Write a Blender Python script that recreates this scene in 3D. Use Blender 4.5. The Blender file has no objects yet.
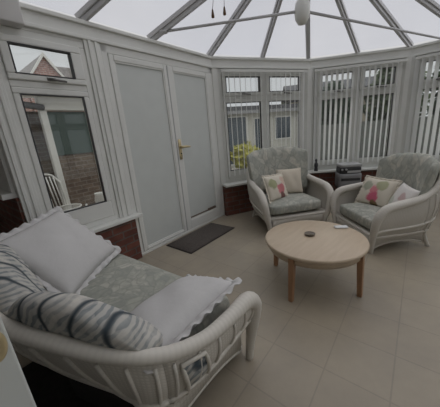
import bpy, bmesh, math, random
from math import sin, cos, pi, radians as R
from mathutils import Vector as V, Matrix as M
random.seed(7)
col = bpy.context.scene.collection

# ------------------------------------------------------------------ materials
def newmat(name):
    m = bpy.data.materials.new(name); m.use_nodes = True
    nt = m.node_tree; b = nt.nodes['Principled BSDF']
    return m, nt, b
def N(nt, typ, **kw):
    n = nt.nodes.new(typ)
    for k, v in kw.items():
        if k.startswith('_'): setattr(n, k[1:], v)
        else: n.inputs[k.replace('__', ' ')].default_value = v
    return n
def L(nt, a, ao, b, bi): nt.links.new(a.outputs[ao], b.inputs[bi])
def rgba(c): return (c[0], c[1], c[2], 1)
def ramp(nt, stops, interp='LINEAR'):
    r = nt.nodes.new('ShaderNodeValToRGB'); e = r.color_ramp.elements; r.color_ramp.interpolation = interp
    while len(e) < len(stops): e.new(0.5)
    for i, (p, c) in enumerate(stops): e[i].position = p; e[i].color = rgba(c)
    return r
def plain(name, c, rough=.5, metal=0, noise=0, nscale=8, bump=0, bscale=60, coord='Object'):
    m, nt, b = newmat(name)
    b.inputs['Roughness'].default_value = rough; b.inputs['Metallic'].default_value = metal
    tc = N(nt, 'ShaderNodeTexCoord')
    nz = N(nt, 'ShaderNodeTexNoise', Scale=nscale, Detail=4.0); L(nt, tc, coord, nz, 'Vector')
    k = noise if noise else .03
    r = ramp(nt, [(.3, [max(0, x*(1-k)) for x in c]), (.7, [min(1, x*(1+k)) for x in c])])
    L(nt, nz, 'Fac', r, 'Fac'); L(nt, r, 'Color', b, 'Base Color')
    if bump:
        n2 = N(nt, 'ShaderNodeTexNoise', Scale=bscale, Detail=3.0); L(nt, tc, coord, n2, 'Vector')
        bp = N(nt, 'ShaderNodeBump', Strength=bump, Distance=.01); L(nt, n2, 'Fac', bp, 'Height'); L(nt, bp, 'Normal', b, 'Normal')
    return m
def brick_mat(name, c1, c2, mortar, sx=1.0):
    m, nt, b = newmat(name); b.inputs['Roughness'].default_value = .9
    uv = N(nt, 'ShaderNodeUVMap')
    br = N(nt, 'ShaderNodeTexBrick', Scale=1.0, Color1=rgba(c1), Color2=rgba(c2), Mortar=rgba(mortar))
    br.inputs['Brick Width'].default_value = .215*sx; br.inputs['Row Height'].default_value = .075*sx
    br.inputs['Mortar Size'].default_value = .008*sx; br.inputs['Bias'].default_value = -.1
    L(nt, uv, 'UV', br, 'Vector')
    nz = N(nt, 'ShaderNodeTexNoise', Scale=9.0, Detail=5.0); L(nt, uv, 'UV', nz, 'Vector')
    mx = N(nt, 'ShaderNodeMix', _data_type='RGBA', _blend_type='MULTIPLY'); mx.inputs[0].default_value = .7
    rp = ramp(nt, [(.3, (.55, .5, .5)), (.7, (1.15, 1.1, 1.1))]); L(nt, nz, 'Fac', rp, 'Fac')
    L(nt, br, 'Color', mx, 6); L(nt, rp, 'Color', mx, 7); L(nt, mx, 2, b, 'Base Color')
    bp = N(nt, 'ShaderNodeBump', Strength=.5, Distance=.006, _invert=True); L(nt, br, 'Fac', bp, 'Height'); L(nt, bp, 'Normal', b, 'Normal')
    return m
def tile_mat():
    m, nt, b = newmat('floor_tiles'); b.inputs['Roughness'].default_value = .42
    tc = N(nt, 'ShaderNodeTexCoord'); mp = N(nt, 'ShaderNodeMapping'); L(nt, tc, 'Object', mp, 'Vector')
    mp.inputs['Rotation'].default_value = (0, 0, R(-50.4)); mp.inputs['Location'].default_value = (.10, .03, 0)
    br = N(nt, 'ShaderNodeTexBrick', Scale=1.0, Color1=rgba((.315, .275, .215)), Color2=rgba((.33, .29, .227)), Mortar=rgba((.27, .238, .192)), _offset=0.0)
    br.inputs['Brick Width'].default_value = .30; br.inputs['Row Height'].default_value = .30; br.inputs['Mortar Size'].default_value = .004
    L(nt, mp, 'Vector', br, 'Vector')
    nz = N(nt, 'ShaderNodeTexNoise', Scale=2.3, Detail=6.0, Roughness=.65); L(nt, tc, 'Object', nz, 'Vector')
    rp = ramp(nt, [(.3, (.85, .85, .87)), (.7, (1.1, 1.08, 1.05))]); L(nt, nz, 'Fac', rp, 'Fac')
    mx = N(nt, 'ShaderNodeMix', _data_type='RGBA', _blend_type='MULTIPLY'); mx.inputs[0].default_value = 1
    L(nt, br, 'Color', mx, 6); L(nt, rp, 'Color', mx, 7); L(nt, mx, 2, b, 'Base Color')
    bp = N(nt, 'ShaderNodeBump', Strength=.25, Distance=.004, _invert=True); L(nt, br, 'Fac', bp, 'Height'); L(nt, bp, 'Normal', b, 'Normal')
    return m
def weave_mat(name, c, dark, s=70.0):
    """woven rattan: crossing strands read from UVs in metres"""
    m, nt, b = newmat(name); b.inputs['Roughness'].default_value = .6
    uv = N(nt, 'ShaderNodeUVMap')
    w1 = N(nt, 'ShaderNodeTexWave', Scale=s/6.28*1.0, Distortion=.6, _bands_direction='X'); w2 = N(nt, 'ShaderNodeTexWave', Scale=s/6.28*1.3, Distortion=.6, _bands_direction='Y')
    L(nt, uv, 'UV', w1, 'Vector'); L(nt, uv, 'UV', w2, 'Vector')
    mu = N(nt, 'ShaderNodeMath', _operation='MULTIPLY'); L(nt, w1, 'Fac', mu, 0); L(nt, w2, 'Fac', mu, 1)
    r = ramp(nt, [(.02, dark), (.35, c)]); L(nt, mu, 'Value', r, 'Fac'); L(nt, r, 'Color', b, 'Base Color')
    bp = N(nt, 'ShaderNodeBump', Strength=.22, Distance=.003); L(nt, mu, 'Value', bp, 'Height'); L(nt, bp, 'Normal', b, 'Normal')
    return m
def cane_mat(name, c):
    """cane wrapped round a pole: fine rings from UVs"""
    m, nt, b = newmat(name); b.inputs['Roughness'].default_value = .5
    uv = N(nt, 'ShaderNodeUVMap')
    w = N(nt, 'ShaderNodeTexWave', Scale=14.0, Distortion=1.2, _bands_direction='X'); L(nt, uv, 'UV', w, 'Vector')
    r = ramp(nt, [(0, [x*.96 for x in c]), (.6, c)]); L(nt, w, 'Fac', r, 'Fac'); L(nt, r, 'Color', b, 'Base Color')
    bp = N(nt, 'ShaderNodeBump', Strength=.12, Distance=.003); L(nt, w, 'Fac', bp, 'Height'); L(nt, bp, 'Normal', b, 'Normal')
    return m
def floral_mat(name, base, leaf, cream, scale=7.0, stripe=0, squash=.55, vein=.5, ew=.8, barbs=0):
    m, nt, b = newmat(name); b.inputs['Roughness'].default_value = .95
    tc = N(nt, 'ShaderNodeTexCoord')
    nz = N(nt, 'ShaderNodeTexNoise', Scale=4.0, Detail=2.0); L(nt, tc, 'Object', nz, 'Vector')
    ad = N(nt, 'ShaderNodeMix', _data_type='RGBA', _blend_type='ADD'); ad.inputs[0].default_value = .28
    L(nt, tc, 'Object', ad, 6); L(nt, nz, 'Color', ad, 7)
    mp = N(nt, 'ShaderNodeMapping'); mp.inputs['Scale'].default_value = (1, 1, squash); mp.inputs['Rotation'].default_value = (0, R(25), R(30))
    L(nt, ad, 2, mp, 'Vector')
    vo = N(nt, 'ShaderNodeTexVoronoi', Scale=scale, _feature='DISTANCE_TO_EDGE'); L(nt, mp, 'Vector', vo, 'Vector')
    vc = N(nt, 'ShaderNodeTexVoronoi', Scale=scale); L(nt, mp, 'Vector', vc, 'Vector')
    edge = ramp(nt, [(.02, (1, 1, 1)), (.13, (0, 0, 0))]); L(nt, vo, 'Distance', edge, 'Fac')
    sx = N(nt, 'ShaderNodeSeparateColor'); L(nt, vc, 'Color', sx, 'Color')
    cell = ramp(nt, [(0, cream), (.35, base), (.7, [a*.5+c*.5 for a, c in zip(base, leaf)]), (1, cream)]); L(nt, sx, 'Red', cell, 'Fac')
    mx = N(nt, 'ShaderNodeMix', _data_type='RGBA'); L(nt, cell, 'Color', mx, 6); mx.inputs[7].default_value = rgba(leaf)
    mm = N(nt, 'ShaderNodeMath', _operation='MULTIPLY'); mm.inputs[1].default_value = ew; L(nt, edge, 'Color', mm, 0); L(nt, mm, 'Value', mx, 0)
    n2 = N(nt, 'ShaderNodeTexNoise', Scale=26.0, Detail=3.0); L(nt, tc, 'Object', n2, 'Vector')
    r2 = ramp(nt, [(.42, (0, 0, 0)), (.58, (1, 1, 1))]); L(nt, n2, 'Fac', r2, 'Fac')
    m2 = N(nt, 'ShaderNodeMix', _data_type='RGBA'); L(nt, mx, 2, m2, 6); m2.inputs[7].default_value = rgba([a*.6+c*.4 for a, c in zip(leaf, base)])
    m3 = N(nt, 'ShaderNodeMath', _operation='MULTIPLY'); m3.inputs[1].default_value = vein; L(nt, r2, 'Color', m3, 0); L(nt, m3, 'Value', m2, 0)
    out = m2
    if barbs:
        mb_ = N(nt, 'ShaderNodeMapping'); mb_.inputs['Rotation'].default_value = (0, R(40), 0); L(nt, tc, 'Object', mb_, 'Vector')
        wb = N(nt, 'ShaderNodeTexWave', Scale=barbs, Distortion=7.0, Detail=2.0, _bands_direction='Z'); wb.inputs['Detail Scale'].default_value = .8; L(nt, mb_, 'Vector', wb, 'Vector')
        rb_ = ramp(nt, [(.25, (0, 0, 0)), (.6, (1, 1, 1))]); L(nt, wb, 'Fac', rb_, 'Fac')
        m5 = N(nt, 'ShaderNodeMix', _data_type='RGBA'); L(nt, rb_, 'Color', m5, 0); L(nt, m2, 2, m5, 6)
        m6 = N(nt, 'ShaderNodeMix', _data_type='RGBA'); m6.inputs[0].default_value = .6; L(nt, m2, 2, m6, 6); m6.inputs[7].default_value = rgba(cream); L(nt, m6, 2, m5, 7)
        m2 = m5; out = m5
    if stripe:
        w = N(nt, 'ShaderNodeTexWave', Scale=stripe, Distortion=5.0, Detail=1.0, _bands_direction='X'); w.inputs['Detail Scale'].default_value = 1.5
        L(nt, tc, 'Object', w, 'Vector')
        rw = ramp(nt, [(.0, (1, 1, 1)), (.10, (.1, .1, .1)), (.2, (0, 0, 0)), (.78, (0, 0, 0)), (1, (.0, .0, .0))]); L(nt, w, 'Fac', rw, 'Fac')
        m4 = N(nt, 'ShaderNodeMix', _data_type='RGBA'); L(nt, m2, 2, m4, 6); m4.inputs[7].default_value = rgba([x*.5 for x in leaf]); L(nt, rw, 'Color', m4, 0)
        out = m4
    L(nt, out, 2, b, 'Base Color')
    bp = N(nt, 'ShaderNodeBump', Strength=.5, Distance=.02); n3 = N(nt, 'ShaderNodeTexNoise', Scale=14.0, Detail=2.0); L(nt, tc, 'Object', n3, 'Vector')
    L(nt, n3, 'Fac', bp, 'Height'); L(nt, bp, 'Normal', b, 'Normal')
    return m
def poppy_mat(name, base, blobs):
    """cream cloth with printed flower blobs; blobs = (x, y, radius, colour) on the pillow face"""
    m, nt, b = newmat(name); b.inputs['Roughness'].default_value = .95
    tc = N(nt, 'ShaderNodeTexCoord'); nz = N(nt, 'ShaderNodeTexNoise', Scale=14.0, Detail=3.0); L(nt, tc, 'Object', nz, 'Vector')
    sb = N(nt, 'ShaderNodeVectorMath', _operation='SCALE'); L(nt, nz, 'Color', sb, 0); sb.inputs['Scale'].default_value = .09
    ad = N(nt, 'ShaderNodeVectorMath', _operation='ADD'); L(nt, tc, 'Object', ad, 0); L(nt, sb, 'Vector', ad, 1)
    fl = N(nt, 'ShaderNodeVectorMath', _operation='MULTIPLY'); fl.inputs[1].default_value = (1, 1, 0); L(nt, ad, 'Vector', fl, 0)
    prev = None
    for (x, y, r, c) in blobs:
        d = N(nt, 'ShaderNodeVectorMath', _operation='DISTANCE'); L(nt, fl, 'Vector', d, 0); d.inputs[1].default_value = (x+.045, y+.045, 0)
        rr = ramp(nt, [(r*.8, (1, 1, 1)), (r*1.1, (0, 0, 0))]); L(nt, d, 'Value', rr, 'Fac')
        mx = N(nt, 'ShaderNodeMix', _data_type='RGBA'); L(nt, rr, 'Color', mx, 0); mx.inputs[7].default_value = rgba(c)
        if prev: L(nt, prev, 2, mx, 6)
        else: mx.inputs[6].default_value = rgba(base)
        prev = mx
    L(nt, prev, 2, b, 'Base Color')
    return m
def wood_mat(name, c, d, sc=(2, 14, 14)):
    m, nt, b = newmat(name); b.inputs['Roughness'].default_value = .38
    tc = N(nt, 'ShaderNodeTexCoord'); mp = N(nt, 'ShaderNodeMapping'); mp.inputs['Scale'].default_value = sc; L(nt, tc, 'Object', mp, 'Vector')
    nz = N(nt, 'ShaderNodeTexNoise', Scale=2.0, Detail=6.0, Distortion=.6); L(nt, mp, 'Vector', nz, 'Vector')
    r = ramp(nt, [(.3, d), (.7, c)]); L(nt, nz, 'Fac', r, 'Fac'); L(nt, r, 'Color', b, 'Base Color')
    return m
def glass_mat(name, tint, gloss=.05, rough=.02, trans=0.0):
    m = bpy.data.materials.new(name); m.use_nodes = True; nt = m.node_tree; nt.nodes.clear()
    o = N(nt, 'ShaderNodeOutputMaterial'); t = N(nt, 'ShaderNodeBsdfTransparent', Color=rgba(tint))
    g = N(nt, 'ShaderNodeBsdfGlossy', Roughness=rough); mx = N(nt, 'ShaderNodeMixShader'); mx.inputs[0].default_value = gloss
    a = t
    if trans:
        tl = N(nt, 'ShaderNodeBsdfTranslucent', Color=(.85, .87, .9, 1)); m2 = N(nt, 'ShaderNodeMixShader'); m2.inputs[0].default_value = trans
        tc = N(nt, 'ShaderNodeTexCoord'); nz = N(nt, 'ShaderNodeTexNoise', Scale=1.1, Detail=3.0); L(nt, tc, 'Object', nz, 'Vector')
        rp = ramp(nt, [(.3, [x*.93 for x in tint]), (.7, tint)]); L(nt, nz, 'Fac', rp, 'Fac'); L(nt, rp, 'Color', t, 'Color')
        L(nt, t, 0, m2, 1); L(nt, tl, 0, m2, 2); a = m2
    L(nt, a, 0, mx, 1); L(nt, g, 0, mx, 2); L(nt, mx, 0, o, 'Surface')
    return m

UPVC = plain('white_upvc', (.70, .705, .675), .35, noise=.02)
UPVC_BAR = plain('glazing_bar_upvc', (.50, .50, .51), .4)
DOORP = plain('door_panel_white', (.58, .605, .585), .4, noise=.02)
BRICK = brick_mat('red_brick', (.17, .065, .045), (.12, .046, .034), (.13, .105, .09))
NBRICK = brick_mat('pink_brick', (.46, .27, .22), (.38, .22, .18), (.5, .45, .42))
GBRICK = brick_mat('garden_brick', (.20, .155, .12), (.14, .11, .09), (.25, .225, .2))
PLASTER = plain('grey_plaster', (.5, .48, .45), .9, bump=.2)
TILES = tile_mat()
RATTAN = weave_mat('rattan_weave', (.55, .52, .465), (.49, .46, .41), 110.0)
CANE = cane_mat('rattan_cane', (.59, .56, .505))
FLORAL = floral_mat('pale_floral', (.40, .40, .35), (.245, .265, .24), (.55, .525, .455), 11.0, vein=.5, ew=.55)
FLORAL_SOFA = floral_mat('sofa_floral', (.36, .37, .36), (.09, .12, .145), (.60, .57, .52), 11.0, stripe=2.6, vein=.45, ew=.35, barbs=11.0)
SEATFAB = floral_mat('seat_floral', (.39, .39, .34), (.23, .25, .225), (.48, .465, .41), 15.0, vein=.6, ew=.5)
WHITECLOTH = plain('white_cotton', (.55, .54, .535), .95, noise=.03, bump=.25, bscale=18)
CREAMCLOTH = plain('cream_cotton', (.58, .52, .43), .95, noise=.04, bump=.2, bscale=25)
PALEPINK = poppy_mat('pale_pink_print', (.72, .69, .66), [(.05, .02, .05, (.6, .45, .44)), (-.08, -.05, .05, (.55, .57, .5))])
POPPY = poppy_mat('poppy_print', (.64, .59, .50), [(-.08, .05, .07, (.33, .34, .2)), (.03, -.03, .075, (.52, .19, .20)), (.05, -.12, .05, (.20, .10, .09)), (.12, .07, .06, (.58, .44, .36))])
POPPY2 = poppy_mat('poppy_print_bold', (.64, .59, .50), [(.07, .08, .06, (.40, .40, .26)), (.0, .02, .05, (.60, .22, .25)), (.02, -.07, .07, (.55, .12, .19)), (.05, -.14, .05, (.20, .14, .07)), (-.1, .05, .06, (.36, .37, .29))])
TABLEW = wood_mat('pale_wood', (.52, .42, .31), (.46, .365, .265))
LEGW = wood_mat('leg_wood', (.36, .20, .11), (.29, .16, .085), (14, 14, 2))
DARKW = wood_mat('dark_wood', (.09, .045, .025), (.06, .03, .02))
MATC = plain('coir_brown', (.085, .072, .064), .95, noise=.2, nscale=60, bump=.6, bscale=200)
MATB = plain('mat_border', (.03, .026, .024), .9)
BRASS = plain('brass', (.60, .50, .30), .35, metal=.6)
DARK = plain('dark_plastic', (.03, .03, .032), .4)
SILVER = plain('silver_plastic', (.36, .36, .365), .4)
GREYP = plain('grey_plastic', (.22, .22, .225), .5)
STEEL = plain('grey_handle', (.18, .175, .17), .35, metal=.5)
GLASS = glass_mat('window_glass', (.93, .95, .95))
ROOFG = glass_mat('roof_polycarbonate', (.93, .94, 1.0), .03, .1, .12)
VANE, _nt, _b = newmat('blind_fabric'); _b.inputs['Base Color'].default_value = (.82, .825, .82, 1); _b.inputs['Roughness'].default_value = .9
_t = N(_nt, 'ShaderNodeBsdfTranslucent', Color=(.88, .885, .88, 1)); _m = N(_nt, 'ShaderNodeMixShader'); _m.inputs[0].default_value = .62
L(_nt, _b, 0, _m, 1); L(_nt, _t, 0, _m, 2); L(_nt, _m, 0, _nt.nodes['Material Output'], 'Surface')
GRASS = plain('lawn_green', (.07, .1, .04), 1, noise=.4, nscale=5, bump=.5)
PAVE = plain('patio_grey', (.44, .41, .36), .9, noise=.15, nscale=3)
LEAFD = plain('leaf_dark', (.07, .10, .065), .8, noise=.5, nscale=2)
LEAFG = plain('leaf_green', (.10, .13, .07), .8, noise=.4, nscale=2)
LEAFY = plain('leaf_yellow', (.42, .40, .10), .8, noise=.35, nscale=6)
BARK = plain('bark', (.1, .075, .055), .9, noise=.3)
FENCE = plain('weathered_fence', (.14, .148, .138), .9, noise=.15, nscale=4)
SHEDW = plain('shed_cream', (.60, .59, .54), .8)
SLATE = plain('roof_slate', (.12, .12, .13), .8, noise=.15)
DGREEN = plain('dark_green_paint', (.045, .075, .065), .5)
DGLASS = plain('dark_window', (.07, .09, .11), .15)
WPAINT = plain('white_paint', (.75, .74, .71), .5)
LINTEL = plain('grey_soffit', (.62, .61, .60), .6)

# ------------------------------------------------------------------ mesh builder
class MB:
    def __init__(s): s.v = []; s.f = []; s.uv = {}; s.sm = []
    def add(s, vs, fs, uvs=None, smooth=False):
        o = len(s.v); s.v += [V(p) for p in vs]
        for i, f in enumerate(fs):
            if uvs: s.uv[len(s.f)] = [uvs[k] for k in f]
            s.f.append([k+o for k in f]); s.sm.append(smooth)
        return s
    def box(s, x0, x1, y0, y1, z0, z1, mat=None):
        vs = [V((x, y, z)) for x in (x0, x1) for y in (y0, y1) for z in (z0, z1)]
        if mat: vs = [mat @ p for p in vs]
        return s.add(vs, [(0, 1, 3, 2), (4, 6, 7, 5), (0, 4, 5, 1), (2, 3, 7, 6), (0, 2, 6, 4), (1, 5, 7, 3)])
    def prism(s, poly, z0, z1):
        n = len(poly); vs = [(p[0], p[1], z0) for p in poly]+[(p[0], p[1], z1) for p in poly]
        return s.add(vs, [list(range(n))[::-1], list(range(n, 2*n))]+[(i, (i+1) % n, n+(i+1) % n, n+i) for i in range(n)])
    def tube(s, pts, rad, n=10, flat=1.0, closed=False):
        pts = [V(p) for p in pts]; k = len(pts)
        if not isinstance(rad, (list, tuple)): rad = [rad]*k
        T = []
        for i in range(k):
            a = pts[(i-1) % k if closed else max(i-1, 0)]; b = pts[(i+1) % k if closed else min(i+1, k-1)]
            T.append((b-a).normalized())
        up = V((0, 0, 1)) if abs(T[0].z) < .9 else V((1, 0, 0))
        x = T[0].cross(up).normalized(); vs = []; uvs = []; d = 0
        for i in range(k):
            x = (x-T[i]*x.dot(T[i])).normalized(); y = T[i].cross(x)
            if i: d += (pts[i]-pts[i-1]).length
            for j in range(n):
                a = 2*pi*j/n; vs.append(pts[i]+(x*cos(a)+y*sin(a)*flat)*rad[i]); uvs.append((d, j/n*2*pi*rad[i]))
        fs = []
        for i in range(k if closed else k-1):
            for j in range(n):
                i2 = (i+1) % k; fs.append((i*n+j, i*n+(j+1) % n, i2*n+(j+1) % n, i2*n+j))
        if not closed: fs += [list(range(n))[::-1], [(k-1)*n+j for j in range(n)]]
        return s.add(vs, fs, uvs, True)
    def grid(s, P, smooth=True, uvs=None, cyc=False):
        nu = len(P); nv = len(P[0]); vs = [p for r in P for p in r]
        u2 = [p for r in uvs for p in r] if uvs else None
        fs = [(i*nv+j, ((i+1) % nu)*nv+j, ((i+1) % nu)*nv+j+1, i*nv+j+1) for i in range(nu if cyc else nu-1) for j in range(nv-1)]
        return s.add(vs, fs, u2, smooth)
    def lathe(s, prof, n=24, c=(0, 0, 0)):
        vs = []; k = len(prof)
        for (r, z) in prof:
            for j in range(n): a = 2*pi*j/n; vs.append((c[0]+r*cos(a), c[1]+r*sin(a), c[2]+z))
        fs = [(i*n+j, i*n+(j+1) % n, (i+1)*n+(j+1) % n, (i+1)*n+j) for i in range(k-1) for j in range(n)]
        fs += [list(range(n))[::-1], [(k-1)*n+j for j in range(n)]]
        return s.add(vs, fs, None, True)
    def rbox(s, w, d, h, r, n=10, warp=None, crown=0):
        """soft-edged block centred on the origin"""
        def mp(p):
            b = V((w/2-r, d/2-r, h/2-r)); q = V((p.x*w/2, p.y*d/2, p.z*h/2))
            c = V([max(-b[i], min(b[i], q[i])) for i in range(3)]); e = q-c
            if e.length > 1e-9: q = c+e.normalized()*r*min(1, max(abs(e[i]) for i in range(3))/r if r else 1)
            q.z += crown*(1-p.x**2)*(1-p.y**2)*(1 if p.z > 0 else -.3)*abs(p.z)
            return warp(q, p) if warp else q
        for ax in range(3):
            for sg in (-1, 1):
                P = []
                for i in range(n+1):
                    row = []
                    for j in range(n+1):
                        q = [0, 0, 0]; q[ax] = sg; q[(ax+1) % 3] = (2*i/n-1); q[(ax+2) % 3] = (2*j/n-1)*sg
                        row.append(mp(V(q)))
                    P.append(row)
                s.grid(P)
        return s
    def build(s, name, mat, parent=None, solid=0, bevel=0, weld=False, label=None, kind=None):
        me = bpy.data.meshes.new(name); me.from_pydata([tuple(p) for p in s.v], [], s.f)
        uvl = me.uv_layers.new(name='UVMap')
        for p in me.polygons:
            p.use_smooth = s.sm[p.index]
            cu = s.uv.get(p.index)
            n = p.normal
            for k, li in enumerate(p.loop_indices):
                if cu: uvl.data[li].uv = cu[k]
                else:
                    q = me.vertices[me.loops[li].vertex_index].co
                    if abs(n.z) > .7: uvl.data[li].uv = (q.x, q.y)
                    else:
                        t = V((-n.y, n.x, 0)).normalized(); uvl.data[li].uv = (q.x*t.x+q.y*t.y, q.z)
        if weld:
            bm = bmesh.new(); bm.from_mesh(me); bmesh.ops.remove_doubles(bm, verts=bm.verts, dist=1e-5)
            bmesh.ops.recalc_face_normals(bm, faces=bm.faces); bm.to_mesh(me); bm.free()
        me.materials.append(mat)
        o = bpy.data.objects.new(name, me); col.objects.link(o)
        if parent: o.parent = parent
        if solid: md = o.modifiers.new('solid', 'SOLIDIFY'); md.thickness = solid; md.offset = 0
        if bevel: md = o.modifiers.new('bevel', 'BEVEL'); md.width = bevel; md.segments = 2; md.limit_method = 'ANGLE'
        if label: o['label'] = label
        if kind: o['kind'] = kind
        return o
def catmull(P, per=6):
    P = [V(p) for p in P]; out = []
    for i in range(len(P)-1):
        a = P[max(i-1, 0)]; b = P[i]; c = P[i+1]; d = P[min(i+2, len(P)-1)]
        for k in range(per):
            t = k/per
            out.append(.5*((2*b)+(c-a)*t+(2*a-5*b+4*c-d)*t*t+(3*b-a-3*c+d)*t**3))
    out.append(P[-1]); return out
def interp(vals, per):
    out = []
    for i in range(len(vals)-1):
        for k in range(per): out.append(vals[i]+(vals[i+1]-vals[i])*k/per)
    return out+[vals[-1]]
def tag(o, label=None, cat=None, group=None, kind=None):
    if label: o['label'] = label
    if cat: o['category'] = cat
    if group: o['group'] = group
    if kind: o['kind'] = kind
    return o
def empty(name, loc=(0, 0, 0), rz=0):
    o = bpy.data.objects.new(name, None); o.empty_display_size = .1; col.objects.link(o); o.location = loc; o.rotation_euler = (0, 0, rz); return o
def thing(name, label, cat, loc=(0, 0, 0), rz=0, group=None): return tag(empty(name, loc, rz), label, cat, group)
def struct(name, mb, mat, **k): return tag(mb.build(name, mat, **k), kind='structure')
def dup(o, parent=None):
    c = o.copy(); col.objects.link(c)
    if parent: c.parent = parent
    for ch in list(o.children): dup(ch, c)
    return c

# ------------------------------------------------------------------ plan of the conservatory (metres)
PH = R(50.4); TH = R(30)
def u(a): return V((cos(a), sin(a), 0))
U = u(PH); OUT = V((-sin(PH), cos(PH), 0))          # along the door wall, and out through it
C1 = V((.016, 3.812, 0)); C2 = C1+1.721*u(PH-TH); C3 = C2+1.501*u(PH-2*TH); C4 = C3+1.25*u(PH-3*TH); C5 = C4+1.3*u(PH-4*TH)
def W(s, t=0, z=0): p = C1-U*s+OUT*t; return V((p.x, p.y, z))
UB = -.85                                            # house wall, measured along U
k6 = C5.dot(U)-UB; C6 = C5-U*k6
SB = C1.dot(U)-UB                                    # the same wall as a distance along the door wall
ZS = .50; ZE = 2.16; ZR = 2.317
AP = V((.98, 2.77, 3.1)); RK = AP.dot(U)-UB; RE = AP-U*RK

# ------------------------------------------------------------------ floor, dwarf walls, house wall
SL = 2.50; TX = 1.3                                   # end of the door wall, depth of the recess beyond it
inner = [W(0), C2, C3, C4, C5, C6, W(SB, TX), W(SL, TX), W(SL)]
cen = V((1.4, 1.8, 0))
b = MB(); b.prism([(p.x+(p.x-cen.x)*.03, p.y+(p.y-cen.y)*.03) for p in inner][::-1], -.12, 0); struct('floor', b, TILES)
def dwarf(name, P, Q, th_in=.10, th_out=.14, z=ZS-.02):
    d = (Q-P).normalized(); n = V((-d.y, d.x, 0)); b = MB()
    b.prism([tuple((P-n*th_in).xy), tuple((Q-n*th_in).xy), tuple((Q+n*th_out).xy), tuple((P+n*th_out).xy)], -.1, z)
    return struct(name, b, BRICK)
def mitred(P, off):
    """offset a polyline sideways (positive = outwards)"""
    out = []
    for i, p in enumerate(P):
        ns = []
        if i: d = (P[i]-P[i-1]).normalized(); ns.append(V((-d.y, d.x, 0)))
        if i < len(P)-1: d = (P[i+1]-P[i]).normalized(); ns.append(V((-d.y, d.x, 0)))
        if len(ns) == 2: m = (ns[0]+ns[1]).normalized(); out.append(p+m*off/m.dot(ns[0]))
        else: out.append(p+ns[0]*off)
    return out
def band(P, o0, o1, z0, z1):
    a = mitred(P, o0); c = mitred(P, o1); b = MB()
    n = len(P)
    vs = [V((q.x, q.y, z)) for q in a for z in (z0, z1)]+[V((q.x, q.y, z)) for q in c for z in (z0, z1)]
    m = 2*n; fs = []
    for i in range(n-1):
        fs += [(2*i, 2*i+1, 2*i+3, 2*i+2), (m+2*i, m+2*i+2, m+2*i+3, m+2*i+1), (2*i+1, m+2*i+1, m+2*i+3, 2*i+3), (2*i, 2*i+2, m+2*i+2, m+2*i)]
    fs += [(0, m, m+1, 1), (2*n-2, 2*n-1, m+2*n-1, m+2*n-2)]
    return b.add(vs, fs)
BAY = [C1+u(PH-TH)*.03, C2, C3, C4, C5, C6]
struct('wall_bay', band(BAY, -.13, .14, -.1, ZS-.02), BRICK)
struct('trim_1', band(BAY, -.205, .16, ZS-.02, ZS+.015), UPVC, bevel=.006)      # bay sill board
dw = MB(); dw.prism([tuple(W(s, t).xy) for s, t in ((1.60, -.09), (SL, -.09), (SL, .14), (1.60, .14))][::-1], -.1, ZS-.02)
struct('wall_left', dw, BRICK)
dw = MB(); dw.prism([tuple(W(s, t).xy) for s, t in ((1.52, -.13), (SL-.1, -.13), (SL-.1, .16), (1.52, .16))][::-1], ZS-.02, ZS+.015)
struct('trim_2', dw, UPVC, bevel=.006)                                         # left sill board
# recess beyond the left window: brick up to a high sill, white frame above
dw = MB(); dw.prism([tuple(W(s, t).xy) for s, t in ((SL, -.03), (SL+.02, -.03), (SL+.02, TX), (SL, TX))][::-1], -.1, .93)
struct('wall_return', dw, BRICK)
dw = MB(); dw.prism([tuple(W(s, t).xy) for s, t in ((SL, .02), (SL+.09, .02), (SL+.09, TX), (SL, TX))][::-1], .93, .97)
struct('trim_3', dw, UPVC)
dw = MB(); dw.prism([tuple(W(s, t).xy) for s, t in ((SL, .04), (SL+.02, .04), (SL+.02, TX), (SL, TX))][::-1], .97, 2.3)
struct('wall_return_upper', dw, UPVC)
dw = MB(); dw.prism([tuple(W(s, t).xy) for s, t in ((SL, TX), (SB, TX), (SB, TX+.1), (SL, TX+.1))][::-1], -.1, 2.4)
struct('wall_left_rear', dw, PLASTER)
h1 = W(SB, TX+.1); h2 = C6
dw = MB(); dw.prism([tuple(p.xy) for p in (h1, h2, h2-U*.12, h1-U*.12)], -.1, 5.6); struct('wall_rear', dw, PLASTER)
# boxed-in beam end at the near left corner
dw = MB(); dw.prism([tuple(W(s, t).xy) for s, t in ((2.18, -.13), (2.6, -.13), (2.6, TX), (2.18, TX))][::-1], 2.14, 2.47)
struct('trim_4', dw, LINTEL, bevel=.008)
dw = MB(); dw.prism([tuple(W(s, t).xy) for s, t in ((2.55, -.1), (SB, -.1), (SB, TX+.1), (2.55, TX+.1))][::-1], 2.42, 2.48)
struct('ceiling_recess', dw, LINTEL)
# eaves beam all round
EP = [W(SB), W(SL), C1, C2, C3, C4, C5, C6]
struct('trim_5', band(EP[1:], -.05, .12, ZE, ZR), UPVC, bevel=.012)
struct('trim_6', band(EP[1:], -.075, .0, ZR-.045, ZR-.012), UPVC, bevel=.006)
struct('trim_14', band(EP[1:], -.065, .0, ZE, ZE+.03), UPVC, bevel=.006)

# corner posts
def post(idx, P, w, a):
    b = MB(); pts = [P+V((cos(a+PH2)*w, sin(a+PH2)*w*.9, 0)) for PH2 in [2*pi*k/10 for k in range(10)]]
    b.prism([tuple(p.xy) for p in pts], ZS+.016, ZE+.001); struct('trim_%d' % idx, b, UPVC)
post(7, C2, .10, 0); post(8, C3, .10, 0); post(9, C4, .10, 0); post(10, C5, .10, 0)
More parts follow.
